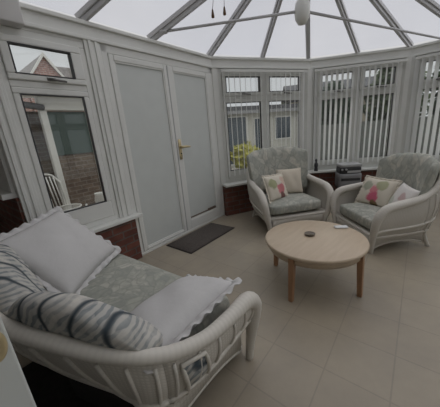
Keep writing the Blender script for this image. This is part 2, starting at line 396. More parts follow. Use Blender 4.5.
# pilaster between door frame and bay
b = MB(); e1 = u(PH); e2 = u(PH-TH); n1 = V((-e1.y, e1.x, 0)); n2 = V((-e2.y, e2.x, 0))
b.prism([tuple(p.xy) for p in (C1-n1*.05-e1*.02, C1-(n1+n2)*.03+e2*.0, C1-n2*.05+e2*.10, C1+n2*.08+e2*.10, C1+n1*.08-e1*.02)], 0, ZE+.001); struct('trim_11', b, UPVC)
for i, (s0, s1) in ((12, (1.60, 1.745)), (13, (2.385, SL))):
    b = MB(); b.prism([tuple(W(s, t).xy) for s, t in ((s0, -.05), (s1, -.05), (s1, .08), (s0, .08))][::-1], (ZS+.016), ZE+.001)
    for q in (.3, .7):
        sm_ = s0+(s1-s0)*q; b.prism([tuple(W(s, t).xy) for s, t in ((sm_-.012, -.062), (sm_+.012, -.062), (sm_+.012, -.04), (sm_-.012, -.04))][::-1], ZS+.016, ZE)
    struct('trim_%d' % i, b, UPVC, bevel=.004)

# ------------------------------------------------------------------ windows
def make_window(idx, C, a, x0, x1, zb, zt, mulls, ztr, zglass, handles=True, mw=.06, tside=.055):
    r = empty('window_%d' % idx, (C.x, C.y, 0), a); r['kind'] = 'structure'
    f = MB(); fw = .05
    f.box(x0, x1, -.035, .035, zb, zb+fw); f.box(x0, x1, -.035, .035, zt-fw, zt)
    f.box(x0, x0+fw, -.035, .035, zb+fw, zt-fw); f.box(x1-fw, x1, -.035, .035, zb+fw, zt-fw)
    edges = [x0+fw]+[e for m in mulls for e in (m-mw/2, m+mw/2)]+[x1-fw]
    for m in mulls: f.box(m-mw/2, m+mw/2, -.035, .035, zb+fw, zt-fw)
    for i in range(0, len(edges), 2): f.box(edges[i], edges[i+1], -.035, .035, ztr-.025, ztr+.025)
    f.build('frame', UPVC, r, bevel=.006)
    for i in range(0, len(edges), 2):
        a0, a1 = edges[i], edges[i+1]
        for (q0, q1, lo) in ((ztr+.025, zt-fw, False), (zb+fw, ztr-.025, True)):
            sw = .055 if not lo else .045; sl_ = tside if (not lo and idx == 1) else sw; sb = (zglass-q0) if lo else .042
            s = MB(); y0, y1 = (-.055, .02) if not lo else (-.042, .02)
            s.box(a0, a1, y0, y1, q0, q0+sb); s.box(a0, a1, y0, y1, q1-sw, q1); s.box(a0, a0+sw, y0, y1, q0+sb, q1-sw); s.box(a1-sl_, a1, y0, y1, q0+sb, q1-sw)
            so = s.build('sash', UPVC, r, bevel=.008)
            p = MB(); p.box(a0+sw-.004, a1-sl_+.004, -.008, .008, q0+sb-.004, q1-sw+.004); p.build('pane', GLASS, so)
            g = MB(); gw = .007   # dark rubber gasket round the pane
            X0, X1, Z0, Z1 = a0+sw, a1-sl_, q0+sb, q1-sw
            g.box(X0, X1, y0-.001, -.01, Z0, Z0+gw); g.box(X0, X1, y0-.001, -.01, Z1-gw, Z1); g.box(X0, X0+gw, y0-.001, -.01, Z0+gw, Z1-gw); g.box(X1-gw, X1, y0-.001, -.01, Z0+gw, Z1-gw)
            g.build('gasket', DARK, so)
            if not lo and handles:
                h = MB(); xm = (a0+a1)/2; h.box(xm-.03, xm+.03, -.064, -.054, q0+.008, q0+.03); h.tube([(xm-.02, -.07, q0+.018), (xm+.03, -.085, q0+.012), (xm+.10, -.085, q0+.006)], [.011, .010, .008], 8)
                h.build('handle', STEEL, so)
    return r
FA = [PH, PH-TH, PH-2*TH, PH-3*TH, PH-4*TH]
make_window(1, C1, PH, -2.40, -1.745, ZS+.015, ZE-.02, [], 1.765, .725, tside=.085)
b = MB(); b.box(-2.40, -1.745, -.035, .035, ZE-.02, ZE); o = struct('trim_16', b, UPVC); o.location = C1; o.rotation_euler = (0, 0, PH)
make_window(2, C1, FA[1], .105, 1.625, ZS+.015, ZE, [.858], 1.775, .70)
make_window(3, C2, FA[2], .095, 1.405, ZS+.015, ZE, [.765], 1.745, .68)
make_window(4, C3, FA[3], .095, 1.155, ZS+.015, ZE, [.63], 1.745, .68)
make_window(5, C4, FA[4], .095, 1.205, ZS+.015, ZE, [.65], 1.745, .68, False)
d6 = (C6-C5); make_window(6, C5, math.atan2(d6.y, d6.x), .095, d6.length, ZS+.015, ZE, [1.0, 2.0], 1.745, .68, False)

# ------------------------------------------------------------------ double door in the left wall
r = empty('door_1', (C1.x, C1.y, 0), PH); r['kind'] = 'structure'
f = MB(); X0, X1 = -1.60, -.02
f.box(X0, X0+.06, -.045, .05, .03, 2.16); f.box(X1-.06, X1, -.045, .05, .03, 2.16); f.box(X0, X1, -.045, .05, 2.09, 2.16)
f.build('frame', UPVC, r, bevel=.006)
t = MB(); t.box(X0, X1, -.06, .06, 0, .032); t.build('threshold', UPVC, r, bevel=.006)
for i, (a0, a1, st, bot) in enumerate(((X0+.06, -.842, .05, .03), (-.838, X1-.06, .085, .13))):
    lf = MB(); y0, y1 = -.055, .0
    lf.box(a0, a0+st, y0, y1, .036, 2.087); lf.box(a1-st, a1, y0, y1, .036, 2.087); lf.box(a0+st, a1-st, y0, y1, .036, .036+bot); lf.box(a0+st, a1-st, y0, y1, 2.087-.055, 2.087)
    lo = lf.build('leaf', UPVC, r, bevel=.008)
    p = MB(); p.box(a0+st-.004, a1-st+.004, -.035, -.015, .036+bot-.004, 2.036); p.build('panel', DOORP, lo)
    bd = MB(); q0, q1, z0, z1 = a0+st, a1-st, .036+bot, 2.032
    bd.box(q0, q0+.012, -.048, -.03, z0, z1); bd.box(q1-.012, q1, -.048, -.03, z0, z1); bd.box(q0, q1, -.048, -.03, z1-.012, z1); bd.box(q0, q1, -.048, -.03, z0, z0+.012)
    bd.build('bead', UPVC, lo)
    if i == 1:
        w = MB(); w.box(q0+.02, q1-.02, -.046, -.034, z0+.02, z0+.034); w.box(q1-.2, q1-.03, -.05, -.034, z0+.018, z0+.05); w.build('vent_strip', plain('bronze_strip', (.16, .12, .09), .5), lo)
        h = MB(); xm = a0+.045; h.rbox(.046, .014, .25, .006, 4); ho = h.build('handle_plate', BRASS, lo, weld=True); ho.location = (xm, -.062, 1.13)
        h = MB(); h.tube([(0, -.005, .03), (0, -.045, .03), (.02, -.055, .03), (.07, -.055, .03), (.125, -.05, .024)], [.016, .016, .015, .014, .012], 8); h.build('lever', BRASS, ho)
        h = MB(); h.lathe([(.009, 0), (.009, .012)], 12); q = h.build('keyhole', DARK, ho); q.rotation_euler = (R(90), 0, 0); q.location = (0, -.002, -.05)
    else:
        g = MB(); g.box(a1-.004, a1+.008, -.058, -.05, .04, 2.08); g.build('astragal', plain('astragal_grey', (.42, .42, .42), .6), lo)  # mid-grey strip over the joint between the door leaves

# ------------------------------------------------------------------ roof
roof = empty('ceiling'); roof['kind'] = 'structure'
def up(p, z=ZR): return V((p.x, p.y, z))
mid = lambda a, c: (a+c)/2
d1 = AP-up(W(.993))
Rk = lambda s: AP-U*max(0, s-.993)
eav = [W(SB), W(3.18), W(2.45), W(1.723), W(.993), C1, mid(C1, C2), C2, mid(C2, C3), C3, mid(C3, C4), C4, mid(C4, C5), C5]
rid = [RE, Rk(3.18), Rk(2.45), Rk(1.723), AP, AP, AP, AP, AP, AP, AP, AP, AP, AP]
nr = 4
for i in range(1, nr+1):
    eav.append(C5+(C6-C5)*i/nr); rid.append(AP+(RE-AP)*i/nr)
for i in range(len(eav)-1):
    a, c, d, e = up(eav[i]), up(eav[i+1]), rid[i+1], rid[i]
    vs = [a, c, d] if (d-e).length < 1e-4 else [a, c, d, e]
    vs = [p+V((0, 0, .03)) for p in vs]
    solid_ = i < 2 or i == len(eav)-2        # unseen panels by the house made opaque to darken the foreground
    MB().add(vs, [list(range(len(vs)))]).build('roof_panel', LINTEL if solid_ else ROOFG, roof)
def bar(A, B, w=.032, h=.05):
    d = (B-A).normalized(); x = d.cross(V((0, 0, 1))).normalized(); n = x.cross(d); b = MB()
    for (hw, z0, z1) in ((w, -.012, .03), (w*.55, -h, -.012)):
        vs = [P+x*sx*hw+n*z for P in (A, B) for sx in (-1, 1) for z in (z0, z1)]
        b.add(vs, [(0, 1, 3, 2), (4, 6, 7, 5), (0, 4, 5, 1), (2, 3, 7, 6), (0, 2, 6, 4), (1, 5, 7, 3)])
    return b
for i in range(1, len(eav)-1):
    bar(up(eav[i])+V((0, 0, .01)), rid[i]).build('glazing_bar', UPVC_BAR, roof, bevel=.004)
rb = MB(); rb.tube([AP, RE], .06, 8); rb.build('ridge_beam', UPVC_BAR, roof)
hb = MB(); hb.lathe([(.02, -.06), (.14, -.05), (.16, 0), (.12, .06), (.03, .09)], 20, AP); hb.build('ridge_hub', UPVC_BAR, roof)
# tie rods meeting at a round white boss under the hub
tie = tag(empty('trim_15'), kind='structure')
hub = V((.995, 2.885, 2.405))
ra = up(W(.993)); TA = ra+d1*.10+V((0, 0, -.02))
for end, rr in ((TA, .014), (C3*.7+C4*.3, .014)):
    e = up(end, end.z if end.z > 1 else ZR); MB().tube([hub, e], rr, 8).build('tie_rod', UPVC_BAR, tie)
pb = MB(); dd = (hub-TA).normalized(); MB().tube([TA-dd*.03, TA+dd*.05], [.03, .022], 10).build('bracket', UPVC_BAR, tie)
MB().tube([hub, AP], .010, 8).build('hanger_rod', UPVC_BAR, tie)
bo = MB(); bo.lathe([(.004, -.125), (.04, -.115), (.068, -.07), (.078, 0), (.068, .07), (.04, .115), (.012, .125)], 24, hub); bo.build('boss', UPVC, tie)

# ------------------------------------------------------------------ ceiling fan on the ridge; only its pull cords reach the picture
fx, fy = .14, 1.80
kk = ((AP.x-fx)/U.x+(AP.y-fy)/U.y)/2; fp = AP-U*kk
fan = thing('ceiling_fan', 'ceiling fan hung from the roof ridge with two brown tipped pull cords', 'fan', (fp.x, fp.y, 2.45))
MB().tube([(0, 0, .1), (0, 0, .62)], .014, 8).build('down_rod', UPVC_BAR, fan)
MB().lathe([(.03, -.10), (.09, -.09), (.12, -.03), (.12, .06), (.05, .11)], 20).build('motor', UPVC, fan)
for k in range(4):
    bl = MB(); bl.rbox(.42, .11, .008, .004, 4); o = bl.build('blade', UPVC, fan, weld=True); a = R(50.4+45+90*k); o.location = (cos(a)*.34, sin(a)*.34, .0); o.rotation_euler = (R(8), 0, a)
for (tx, ty, tz) in ((.060, 1.93, 2.075), (.140, 1.93, 2.085)):
    q = V((tx-fp.x, ty-fp.y, tz-2.45))
    c = MB(); c.tube([(q.x*.45, q.y*.45, -.09), q*.98+V((0, 0, .012)), q], .0022, 6); co = c.build('pull_cord', UPVC_BAR, fan)
    tg = MB(); tg.lathe([(.003, .015), (.006, .005), (.011, -.025), (.010, -.035), (.003, -.038)], 12, q); tg.build('toggle', wood_mat('toggle_wood', (.16, .09, .05), (.10, .06, .03)), co)

# ------------------------------------------------------------------ vertical blinds
def make_blind(C, a, x0, x1, ztop, zbot, sp, ang, label, vw=.085, yoff=-.10):
    t = thing('vertical_blind', label, 'blind', (C.x, C.y, 0), a, 'vertical blinds in the bay windows')
    h = MB(); h.box(x0, x1, yoff-.02, yoff+.02, ztop, ztop+.035); h.build('headrail', UPVC, t, bevel=.004)
    n = int((x1-x0-.06)/sp)
    me = None
    for i in range(n+1):
        if me is None:
            b = MB(); P = []
            for k in range(5):
                q = k/4-.5; y = .004*(1-4*q*q); P.append([(q*vw, y, zbot-ztop), (q*vw, y, 0)])
            b.grid(P, True); o = b.build('vane', VANE, t); me = o
        else: o = me.copy(); col.objects.link(o); o.parent = t
        o.location = (x0+.03+i*sp, yoff, ztop); o.rotation_euler = (0, 0, R(ang+random.uniform(-2.5, 2.5)))
    ch = MB(); z = zbot+.02; ch.tube([(x0+.03+i*sp, yoff+.012*(-1)**i, z) for i in range(n+1)], .002, 5); ch.build('bottom_chain', UPVC, t)
    return t
make_blind(C1, FA[1], .12, 1.60, 2.10, .62, .088, 59, 'vertical blind with vanes turned edge-on, on the window behind the left armchair')
make_blind(C2, FA[2], .08, 1.42, 2.10, .60, .080, 50, 'vertical blind with part-closed vanes, on the middle window behind the stereo')
make_blind(C3, FA[3], .08, 1.17, 2.10, .62, .078, 54, 'vertical blind above the right armchair, at the right edge of the photo')

# ------------------------------------------------------------------ rattan seats
def rail_pts(kind):
    if kind == 'chair':
        P = [(.36, .39, 0), (.385, .41, .12), (.42, .425, .27), (.445, .415, .41), (.45, .34, .505), (.445, .2, .54), (.435, .0, .565), (.42, -.17, .61), (.40, -.30, .71), (.335, -.385, .81), (.18, -.435, .885), (0, -.45, .91)]
        Rr = [.024, .03, .04, .046, .046, .043, .04, .036, .032, .03, .03, .03]
    else:
        P = [(.655, .43, 0), (.665, .435, .12), (.685, .435, .26), (.705, .425, .40), (.71, .35, .475), (.71, .2, .49), (.70, .02, .515), (.66, -.15, .575), (.56, -.265, .63), (.42, -.355, .68), (.2, -.435, .71), (0, -.455, .72)]
        Rr = [.022, .026, .036, .044, .042, .034, .029, .027, .027, .028, .029, .029]
    return P, Rr
def make_rattan(kind, name, label, cat, group=None):
    t = thing(name, label, cat, group=group)
    P, Rr = rail_pts(kind); per = 5
    h = catmull(P, per); hr = interp(Rr, per)
    full = h+[V((-p.x, p.y, p.z)) for p in h[:-1][::-1]]; fr = hr+hr[:-1][::-1]
    w = P[0][0]; yb = -.27 if kind == 'sofa' else -.33
    # rolled arms and the back rail
    b = MB(); ka = 4*per
    b.tube(full, fr, 14); b.build('rail', CANE, t)
    # woven panels hanging from the rail down to the seat frame
    zf = .265 if kind == 'sofa' else .20
    def low(p, z=zf):
        f = .90; x = p.x*f; y = max(p.y*(.95 if p.y > .1 else .86), yb+(.09*min(1, max(0, abs(p.x)/.45)) if kind == 'sofa' else 0)); 
        return V((x, y, z))
    n = len(h); i0 = 2*per-1
    strips = [('side_panel', [h[i] for i in range(i0, 7*per+1)]), ('back_panel', [full[i] for i in range(7*per, len(full)-7*per)]), ('side_panel', [V((-h[i].x, h[i].y, h[i].z)) for i in range(7*per, i0-1, -1)])]
    for nm, top in strips:
        G = []; UVs = []; d = 0; nv = 9
        for i, p in enumerate(top):
            if i: d += (top[i]-top[i-1]).length
            q = low(p); row = []; ru = []
            for j in range(nv):
                s = j/(nv-1); pt = p*(1-s)+q*s
                bul = .035*sin(pi*s); c = V((pt.x, pt.y, 0)).normalized() if V((pt.x, pt.y, 0)).length > .01 else V((0, -1, 0))
                row.append(pt+c*bul); ru.append((d, s*(p-q).length))
            G.append(row); UVs.append(ru)
        if nm == 'back_panel': backG = G
        if nm == 'side_panel' and G[0][0].x > 0: sideG = G
        b = MB(); b.grid(G, True, UVs); po = b.build(nm, RATTAN, t, solid=.014)
        # raised canes on the panel
        cb = MB(); step = 3 if kind == 'sofa' else 4
        for i in range(1, len(G)-1, step) if (kind == 'sofa' or nm == 'back_panel') else ():
            pts = [G[i][j]+V((G[i][j].x, G[i][j].y, 0)).normalized()*.010 for j in range(1, nv)]
            cb.tube(pts, .008, 6)
        mid_ = [r_[6]+V((r_[6].x, r_[6].y, 0)).normalized()*.012 for r_ in G]; cb.tube(mid_, .013, 8)
        cb.build('cane_rib', CANE, po)
    if kind == 'sofa':
        G = [[r_[-1]+V((0, 0, -.01)), V((r_[-1].x*.98, r_[-1].y+.015, .02))] for r_ in backG]  # dark sheet added to blacken the opening under the woven back
        b = MB(); b.grid(G, True); b.build('dark_infill', MATB, t, solid=.008, label='dark sheet added below the woven back')
        def onp(a_, j_):
            a_ = max(0, min(len(sideG)-1.001, a_)); j_ = max(0, min(7.999, j_)); i_ = int(a_); k_ = int(j_); fa = a_-i_; fb = j_-k_
            q_ = (sideG[i_][k_]*(1-fa)+sideG[i_+1][k_]*fa)*(1-fb)+(sideG[i_][k_+1]*(1-fa)+sideG[i_+1][k_+1]*fa)*fb
            return q_+V((q_.x, q_.y, 0)).normalized()*.013
        nn = len(sideG)-1
        G = [[onp(nn-1.6-3.0*w_-1.2*t_/8, 1.4+t_*.8) for t_ in range(9)] for w_ in (0, .33, .66, 1)]
        loop = [G[0][t_] for t_ in range(9)]+[G[3][t_] for t_ in range(8, -1, -1)]
        e = MB(); e.tube([p_+V((p_.x, p_.y, 0)).normalized()*.004 for p_ in loop], .009, 8, closed=True); e.build('slot_rim', CANE, t)
        b = MB(); b.grid(G, True); b.build('fabric_insert', FLORAL_SOFA, t, solid=.008)
    # seat frame, apron and back legs
    lowp = [low(p) for p in h[i0:]]; ring = lowp+[V((-p.x, p.y, p.z)) for p in lowp[:-1][::-1]]
    b = MB(); b.tube(ring+[ring[0]], .02, 8); b.build('seat_frame', CANE, t)
    # woven deck the cushion lies on
    poly = [tuple(p.xy*.97) for p in ring]; b = MB(); b.prism(poly, zf-.01, zf+.02); b.build('seat_deck', RATTAN, t)
    xs = w*.93
    def apron(A, B, arch):
        G = []; UVs = []; nn = 16
        for i in range(nn+1):
            s = i/nn; p = A+(B-A)*s; zl = .04+arch*(1-abs(2*s-1)**2.6)
            col_ = [V((p.x, p.y, zf))*1, V((p.x, p.y, (zf+zl)/2)), V((p.x, p.y, zl))]
            G.append(col_); LL = (B-A).length; UVs.append([(s*LL, 0), (s*LL, (zf-zl)/2), (s*LL, zf-zl)])
        b = MB(); b.grid(G, True, UVs); o = b.build('apron', RATTAN, t, solid=.016)
        e = MB(); e.tube([r_[2] for r_ in G], .012, 8); e.build('apron_edge', CANE, o)
    yf = .95*.41 if kind == 'chair' else .95*.435
    FLx = P[1][0]*.9
    apron(V((-FLx, yf+.02, 0)), V((FLx, yf+.02, 0)), .09)
    ybk = yb+.03; bx = FLx-.03
    for sg in (1, -1): apron(V((sg*(FLx+.005), yf, 0)), V((sg*bx, ybk, 0)), .06)
    for sg in (1, -1):
        MB().tube(catmull([(sg*bx, ybk, .30), (sg*bx, ybk, .14), (sg*(bx+.03), ybk-.04, .0)], 4), .022, 10).build('leg', CANE, t)
    return t
def warp_back(w, h, curve, lean, scal, thick=.0):
    def f(q, p):
        # q.x width, q.y thickness, q.z height
        top = (q.z/h+.5)
        drop = scal*(abs(p.x)**2.4)*max(0, top)**1.5
        q = V((q.x*(1-.12*(1-top)), q.y, q.z-drop*h))
        q.y *= .65+.35*sin(pi*min(1, max(0, .12+.8*top)))
        puff = thick*cos(p.x*19.0)*top+.005*sin(p.x*9.0); q.z += thick*1.2*cos(p.x*19.0)*max(0, top)**3; q.y += puff
        q.y += curve*(p.x**2)-lean*(top)
        return q
    return f
def soft(o, lv=1):
    md = o.modifiers.new('sub', 'SUBSURF'); md.levels = lv; md.render_levels = lv; return o

chair = make_rattan('chair', 'rattan_armchair', 'white rattan armchair left of the stereo, with cream and poppy pillows, facing the camera', 'armchair', 'white rattan conservatory seats')
cz = .235
b = MB(); b.rbox(.70, .72, .14, .05, 10, crown=.03, warp=lambda q, p: V((q.x*(1+.02*(1 if p.y > 0 else -3)*abs(p.y)), q.y, q.z)))
o = b.build('seat_cushion', SEATFAB, chair, weld=True); o.location = (0, .045, cz+.07); soft(o)
b = MB(); b.rbox(.93, .16, .62, .075, 16, warp=warp_back(.93, .62, .13, .11, .11, .012))
o = b.build('back_cushion', FLORAL, chair, weld=True); o.location = (0, -.225, cz+.13+.355); soft(o)
chair.location = (.90, 3.295, 0); chair.rotation_euler = (0, 0, R(180+10))
chair2 = dup(chair); bc2 = [c for c in chair2.children if c.name.startswith('back_cushion')][0]; bc2.location.z -= .045; bc2.location.x = -.05; bc2.scale.x = .84
chair2['label'] = 'white rattan armchair right of the stereo, seen from its side, with poppy and pale pillows'
chair2.scale = (.88, .84, .94); chair2.location = (1.79, 2.525, 0); chair2.rotation_euler = (0, 0, R(93))

sofa = make_rattan('sofa', 'rattan_sofa', 'white rattan two-seat sofa with striped leaf cushions, seen from behind in the foreground', 'sofa', 'white rattan conservatory seats')
sofa.location = (-.686, 1.177, 0); sofa.rotation_euler = (0, 0, R(-36.87))
b = MB(); b.rbox(1.16, .60, .15, .06, 14, crown=.03, warp=lambda q, p: V((q.x*(1-.14*max(0, -p.y)), q.y, q.z))); o = b.build('seat_cushion', SEATFAB, sofa, weld=True); o.location = (0, .125, .285+.075); soft(o)
for sg in (1, -1):
    b = MB(); b.rbox(.64, .15, .46, .07, 12, warp=warp_back(.64, .46, .06, .16, .42)); o = b.build('back_cushion', FLORAL_SOFA, sofa, weld=True); soft(o)
    o.location = (sg*.315, -.18, .365+.23); o.rotation_euler = (0, 0, R(20*sg))

# ------------------------------------------------------------------ pillows
def pillow(name, label, w, h, t, centre, X, Y, mat, frill=0, group=None, frillmat=None, cat='pillow', pinch=.10, wav=15):
    X = V(X).normalized(); Y = V(Y); Y = (Y-X*Y.dot(X)).normalized(); Z = X.cross(Y)
    n = 18; b = MB()
    def pt(a, c, sg):
        x = a*w/2*(1-pinch*(1-abs(c)**2)*abs(a)**3*.6); y = c*h/2*(1-pinch*(1-abs(a)**2)*abs(c)**3*.6)
        e = max(0, (1-a**2)*(1-c**2)); z = sg*t/2*e**.42
        z += .006*sin(7*a+3*c+len(label))*e
        return V((x, y, z))
    for sg in (1, -1):
        P = [[pt(-1+2*i/n, (-1+2*j/n)*sg, sg) for j in range(n+1)] for i in range(n+1)]; b.grid(P)
    o = b.build(name, mat, None, weld=True); tag(o, label, cat, group)
    rot = M((X, Y, Z)).transposed(); o.matrix_world = M.Translation(V(centre)) @ rot.to_4x4()
    if frill:
        per = []; k = 44
        ring = [(-1+2*i/k, -1) for i in range(k)]+[(1, -1+2*i/k) for i in range(k)]+[(1-2*i/k, 1) for i in range(k)]+[(-1, 1-2*i/k) for i in range(k)]
        G = []
        for i, (a, c) in enumerate(ring):
            p = pt(a, c, 1); q = V((a, c, 0)); m_ = max(abs(a), abs(c)); dr = V((a*abs(a)**5, c*abs(c)**5, 0))
            dr = dr.normalized()*(1.12 if abs(a)+abs(c) > 1.85 else 1)
            ph = i*2*pi/len(ring)*wav*2
            G.append([p*.97, p+dr*frill*.5+V((0, 0, .18*frill*sin(ph))), p+dr*frill*(1+.08*sin(ph*.5))+V((0, 0, .32*frill*sin(ph+.4)))])
        fb = MB(); fb.grid(G, True, None, cyc=True); fb.build('frill', frillmat or mat, o, solid=.003)
    return o
def loc(o, p):
    m = M.Translation(V(o.location)) @ M.Rotation(o.rotation_euler.z, 4, 'Z'); return m @ V(p)
def dirn(o, p): return M.Rotation(o.rotation_euler.z, 3, 'Z') @ V(p)
# far pillow on the sofa
bm_, tm_ = V((-.31, .12, .47)), V((-.63, -.08, .82)); bd_ = V((-.52, .85, .05))
pillow('frilled_pillow', 'large white frilled pillow leaning at the far end of the sofa under the window', .56, .52, .16, loc(sofa, (bm_+tm_)/2), dirn(sofa, -bd_), dirn(sofa, tm_-bm_), WHITECLOTH, .035, 'white frilled pillows on the sofa')
# near pillow against the near arm
pillow('frilled_pillow', 'white frilled pillow lying against the near arm of the sofa', .56, .37, .17, loc(sofa, (.45, .10, .495)), dirn(sofa, (0, 1, .0)), dirn(sofa, (.9, 0, .22)), WHITECLOTH, .032, 'white frilled pillows on the sofa')
# armchair pillows
pillow('cream_pillow', 'plain cream pillow upright at the back of the left armchair', .36, .36, .12, loc(chair, (-.10, -.02, .565)), dirn(chair, (-1, .15, 0)), dirn(chair, (0, -.35, 1)), CREAMCLOTH)
pillow('poppy_pillow', 'cream pillow with red poppy print in front of the plain cream one, left armchair', .36, .34, .12, loc(chair, (.165, .12, .535)), dirn(chair, (-.9, -.42, -.05)), dirn(chair, (.12, -.42, 1)), POPPY, .02)
pillow('poppy_pillow', 'cream pillow with pink poppy and green leaves on the right armchair', .40, .32, .12, loc(chair2, (.10, .02, .505)), dirn(chair2, (-1, -.25, .0)), dirn(chair2, (.1, -.5, 1)), POPPY2, .02)
pillow('pale_pillow', 'pale pinkish white pillow leaning beside the poppy pillow on the right armchair', .29, .30, .10, loc(chair2, (-.215, -.02, .50)), dirn(chair2, (-1, .25, -.10)), dirn(chair2, (.05, -.5, 1)), PALEPINK)

# ------------------------------------------------------------------ coffee table
tb = thing('coffee_table', 'round pale wood coffee table with four square tapered legs', 'table', (.753, 1.844, 0), R(-136.3))
b = MB(); b.lathe([(.02, .368), (.385, .368), (.395, .373), (.398, .384), (.395, .395), (.388, .399), (.02, .4)], 64); b.build('tabletop', TABLEW, tb)
b = MB()
n = 48; G = []
for i in range(n):
    a = 2*pi*i/n; rr = .355; G.append([(rr*cos(a), rr*sin(a), .367), (rr*cos(a), rr*sin(a), .315)])
b.grid(G, True, None, cyc=True); b.build('apron', TABLEW, tb, solid=.016)
for k in range(4):
    a = k*pi/2; b = MB(); r0 = .355; r1 = .372
    vs = []
    for (rr, w_, z) in ((r1, .017, 0), (r0, .023, .367)):
        for (sx, sy) in ((-1, -1), (1, -1), (1, 1), (-1, 1)):
            q = V((rr+sx*w_, sy*w_, z)); vs.append((q.x*cos(a)-q.y*sin(a), q.x*sin(a)+q.y*cos(a), z))
    b.add(vs, [(3, 2, 1, 0), (4, 5, 6, 7), (0, 1, 5, 4), (1, 2, 6, 5), (2, 3, 7, 6), (3, 0, 4, 7)]); b.build('leg', LEGW, tb, bevel=.005)
ds = MB(); ds.lathe([(.022, 0), (.036, .004), (.043, .013), (.044, .016), (.038, .013), (.012, .008)], 24)
o = ds.build('trinket_dish', plain('dark_brown_glaze', (.10, .075, .05), .35)); o.location = (.735, 1.885, .4005); tag(o, 'small dark round dish on the middle of the coffee table', 'dish')
rm = MB(); rm.rbox(.11, .055, .012, .005, 4); o = rm.build('remote_control', plain('white_plastic', (.62, .63, .63), .4), weld=True); o.location = (1.05, 1.985, .4065); o.rotation_euler = (0, 0, R(-8))
tag(o, 'small flat white remote control near the right rim of the coffee table', 'remote')

# ------------------------------------------------------------------ door mat
mt = thing('door_mat', 'brown rectangular door mat on the tiles before the white double door', 'mat', (-.266, 2.971, 0), PH)
b = MB(); b.rbox(.84, .41, .012, .005, 4); o = b.build('pile', MATC, mt, weld=True); o.location = (0, 0, .0085)
b = MB(); b.rbox(.87, .44, .008, .003, 4); o = b.build('backing', MATB, mt, weld=True); o.location = (0, 0, .0042)

b = MB(); b.prism([tuple(W(C1.dot(U)-q_, -2.416+v_).xy) for q_, v_ in ((-.7, .53), (.36, .53), (.36, 1.75), (-.7, 1.75))], .0005, .006)  # added near-black sheet, keeps the floor under the sofa back dark
o = b.build('dark_floor_sheet', plain('near_black_sheet', (.02, .016, .014), .97, noise=.3, nscale=40)); tag(o, 'thin near-black sheet on the floor under the back of the rattan sofa', 'dark_floor_sheet')

# ------------------------------------------------------------------ stereo on a small table, figurine on the sill
stp = C2+u(FA[2])*.575-V((-sin(FA[2]), cos(FA[2]), 0))*.42
sd = thing('side_table', 'small dark wooden side table between the two rattan armchairs', 'table', (stp.x, stp.y, 0), FA[2])
b = MB(); b.box(-.21, .21, -.15, .15, .235, .26); b.build('tabletop', DARKW, sd, bevel=.004)
for sx in (-1, 1):
    for sy in (-1, 1): b = MB(); b.box(sx*.18-.018, sx*.18+.018, sy*.12-.018, sy*.12+.018, 0, .234); b.build('leg', DARKW, sd, bevel=.003)
b = MB(); b.box(-.16, .16, -.108, .108, .17, .234); b.build('apron', DARKW, sd)
st = thing('stereo', 'stacked grey and black compact stereo on the small table between the armchairs', 'stereo', (stp.x, stp.y, .261), FA[2])
b = MB(); b.rbox(.33, .25, .24, .012, 6); o = b.build('speaker_base', GREYP, st, weld=True); o.location = (0, 0, .121)
b = MB(); b.rbox(.31, .24, .10, .012, 6); o = b.build('receiver', DARK, st, weld=True); o.location = (0, .005, .291)
b = MB(); b.rbox(.32, .25, .05, .015, 6, crown=.012); o = b.build('lid', SILVER, st, weld=True); o.location = (0, .005, .366)
b = MB(); b.box(-.05, .145, -.123, -.116, .255, .29); b.build('display', plain('pale_display', (.42, .42, .42), .4), st)
b = MB(); b.box(-.14, .14, -.1305, -.125, .13, .17); b.build('slot', DARK, st)
for k in (-1, 1): b = MB(); b.lathe([(.016, 0), (.016, .012), (.012, .016)], 12); o = b.build('knob', SILVER, st); o.location = (-.10+.03*k, -.115, .31); o.rotation_euler = (R(90), 0, 0)
fgp = C2+u(FA[2])*.13-V((-sin(FA[2]), cos(FA[2]), 0))*.17
b = MB(); b.lathe([(.040, 0), (.044, .01), (.040, .03), (.034, .06), (.040, .085), (.044, .105), (.036, .13), (.020, .15), (.018, .158), (.026, .175), (.026, .19), (.014, .205), (.004, .21)], 18)
o = b.build('figurine', plain('dark_stoneware', (.035, .035, .04), .45)); o.location = (fgp.x, fgp.y, ZS+.0155); o.scale = (.75, .75, 1); tag(o, 'small dark figurine standing on the window sill left of the stereo', 'figurine')

# ------------------------------------------------------------------ open house door at the near left, seen edge and brass handle
hd = empty('door_2', (-.333, .303, 0), PH); hd['kind'] = 'structure'
b = MB(); b.box(-.80, 0, 0, .05, .01, 2.0); b.box(-.80, 0, -.006, .0, .01, .12); lfo = b.build('leaf', DOORP, hd, bevel=.003)
b = MB(); b.tube(catmull([(-.09, -.008, 1.075), (-.08, -.026, 1.075), (-.055, -.030, 1.073), (-.026, -.030, 1.066), (-.012, -.028, 1.048), (-.010, -.027, 1.03), (-.016, -.027, 1.015), (-.028, -.027, 1.012)], 5), .0055, 10); b.build('lever', BRASS, lfo)
b = MB(); b.rbox(.04, .012, .22, .005, 4); o = b.build('handle_plate', BRASS, lfo, weld=True); o.location = (-.09, -.007, 1.045)

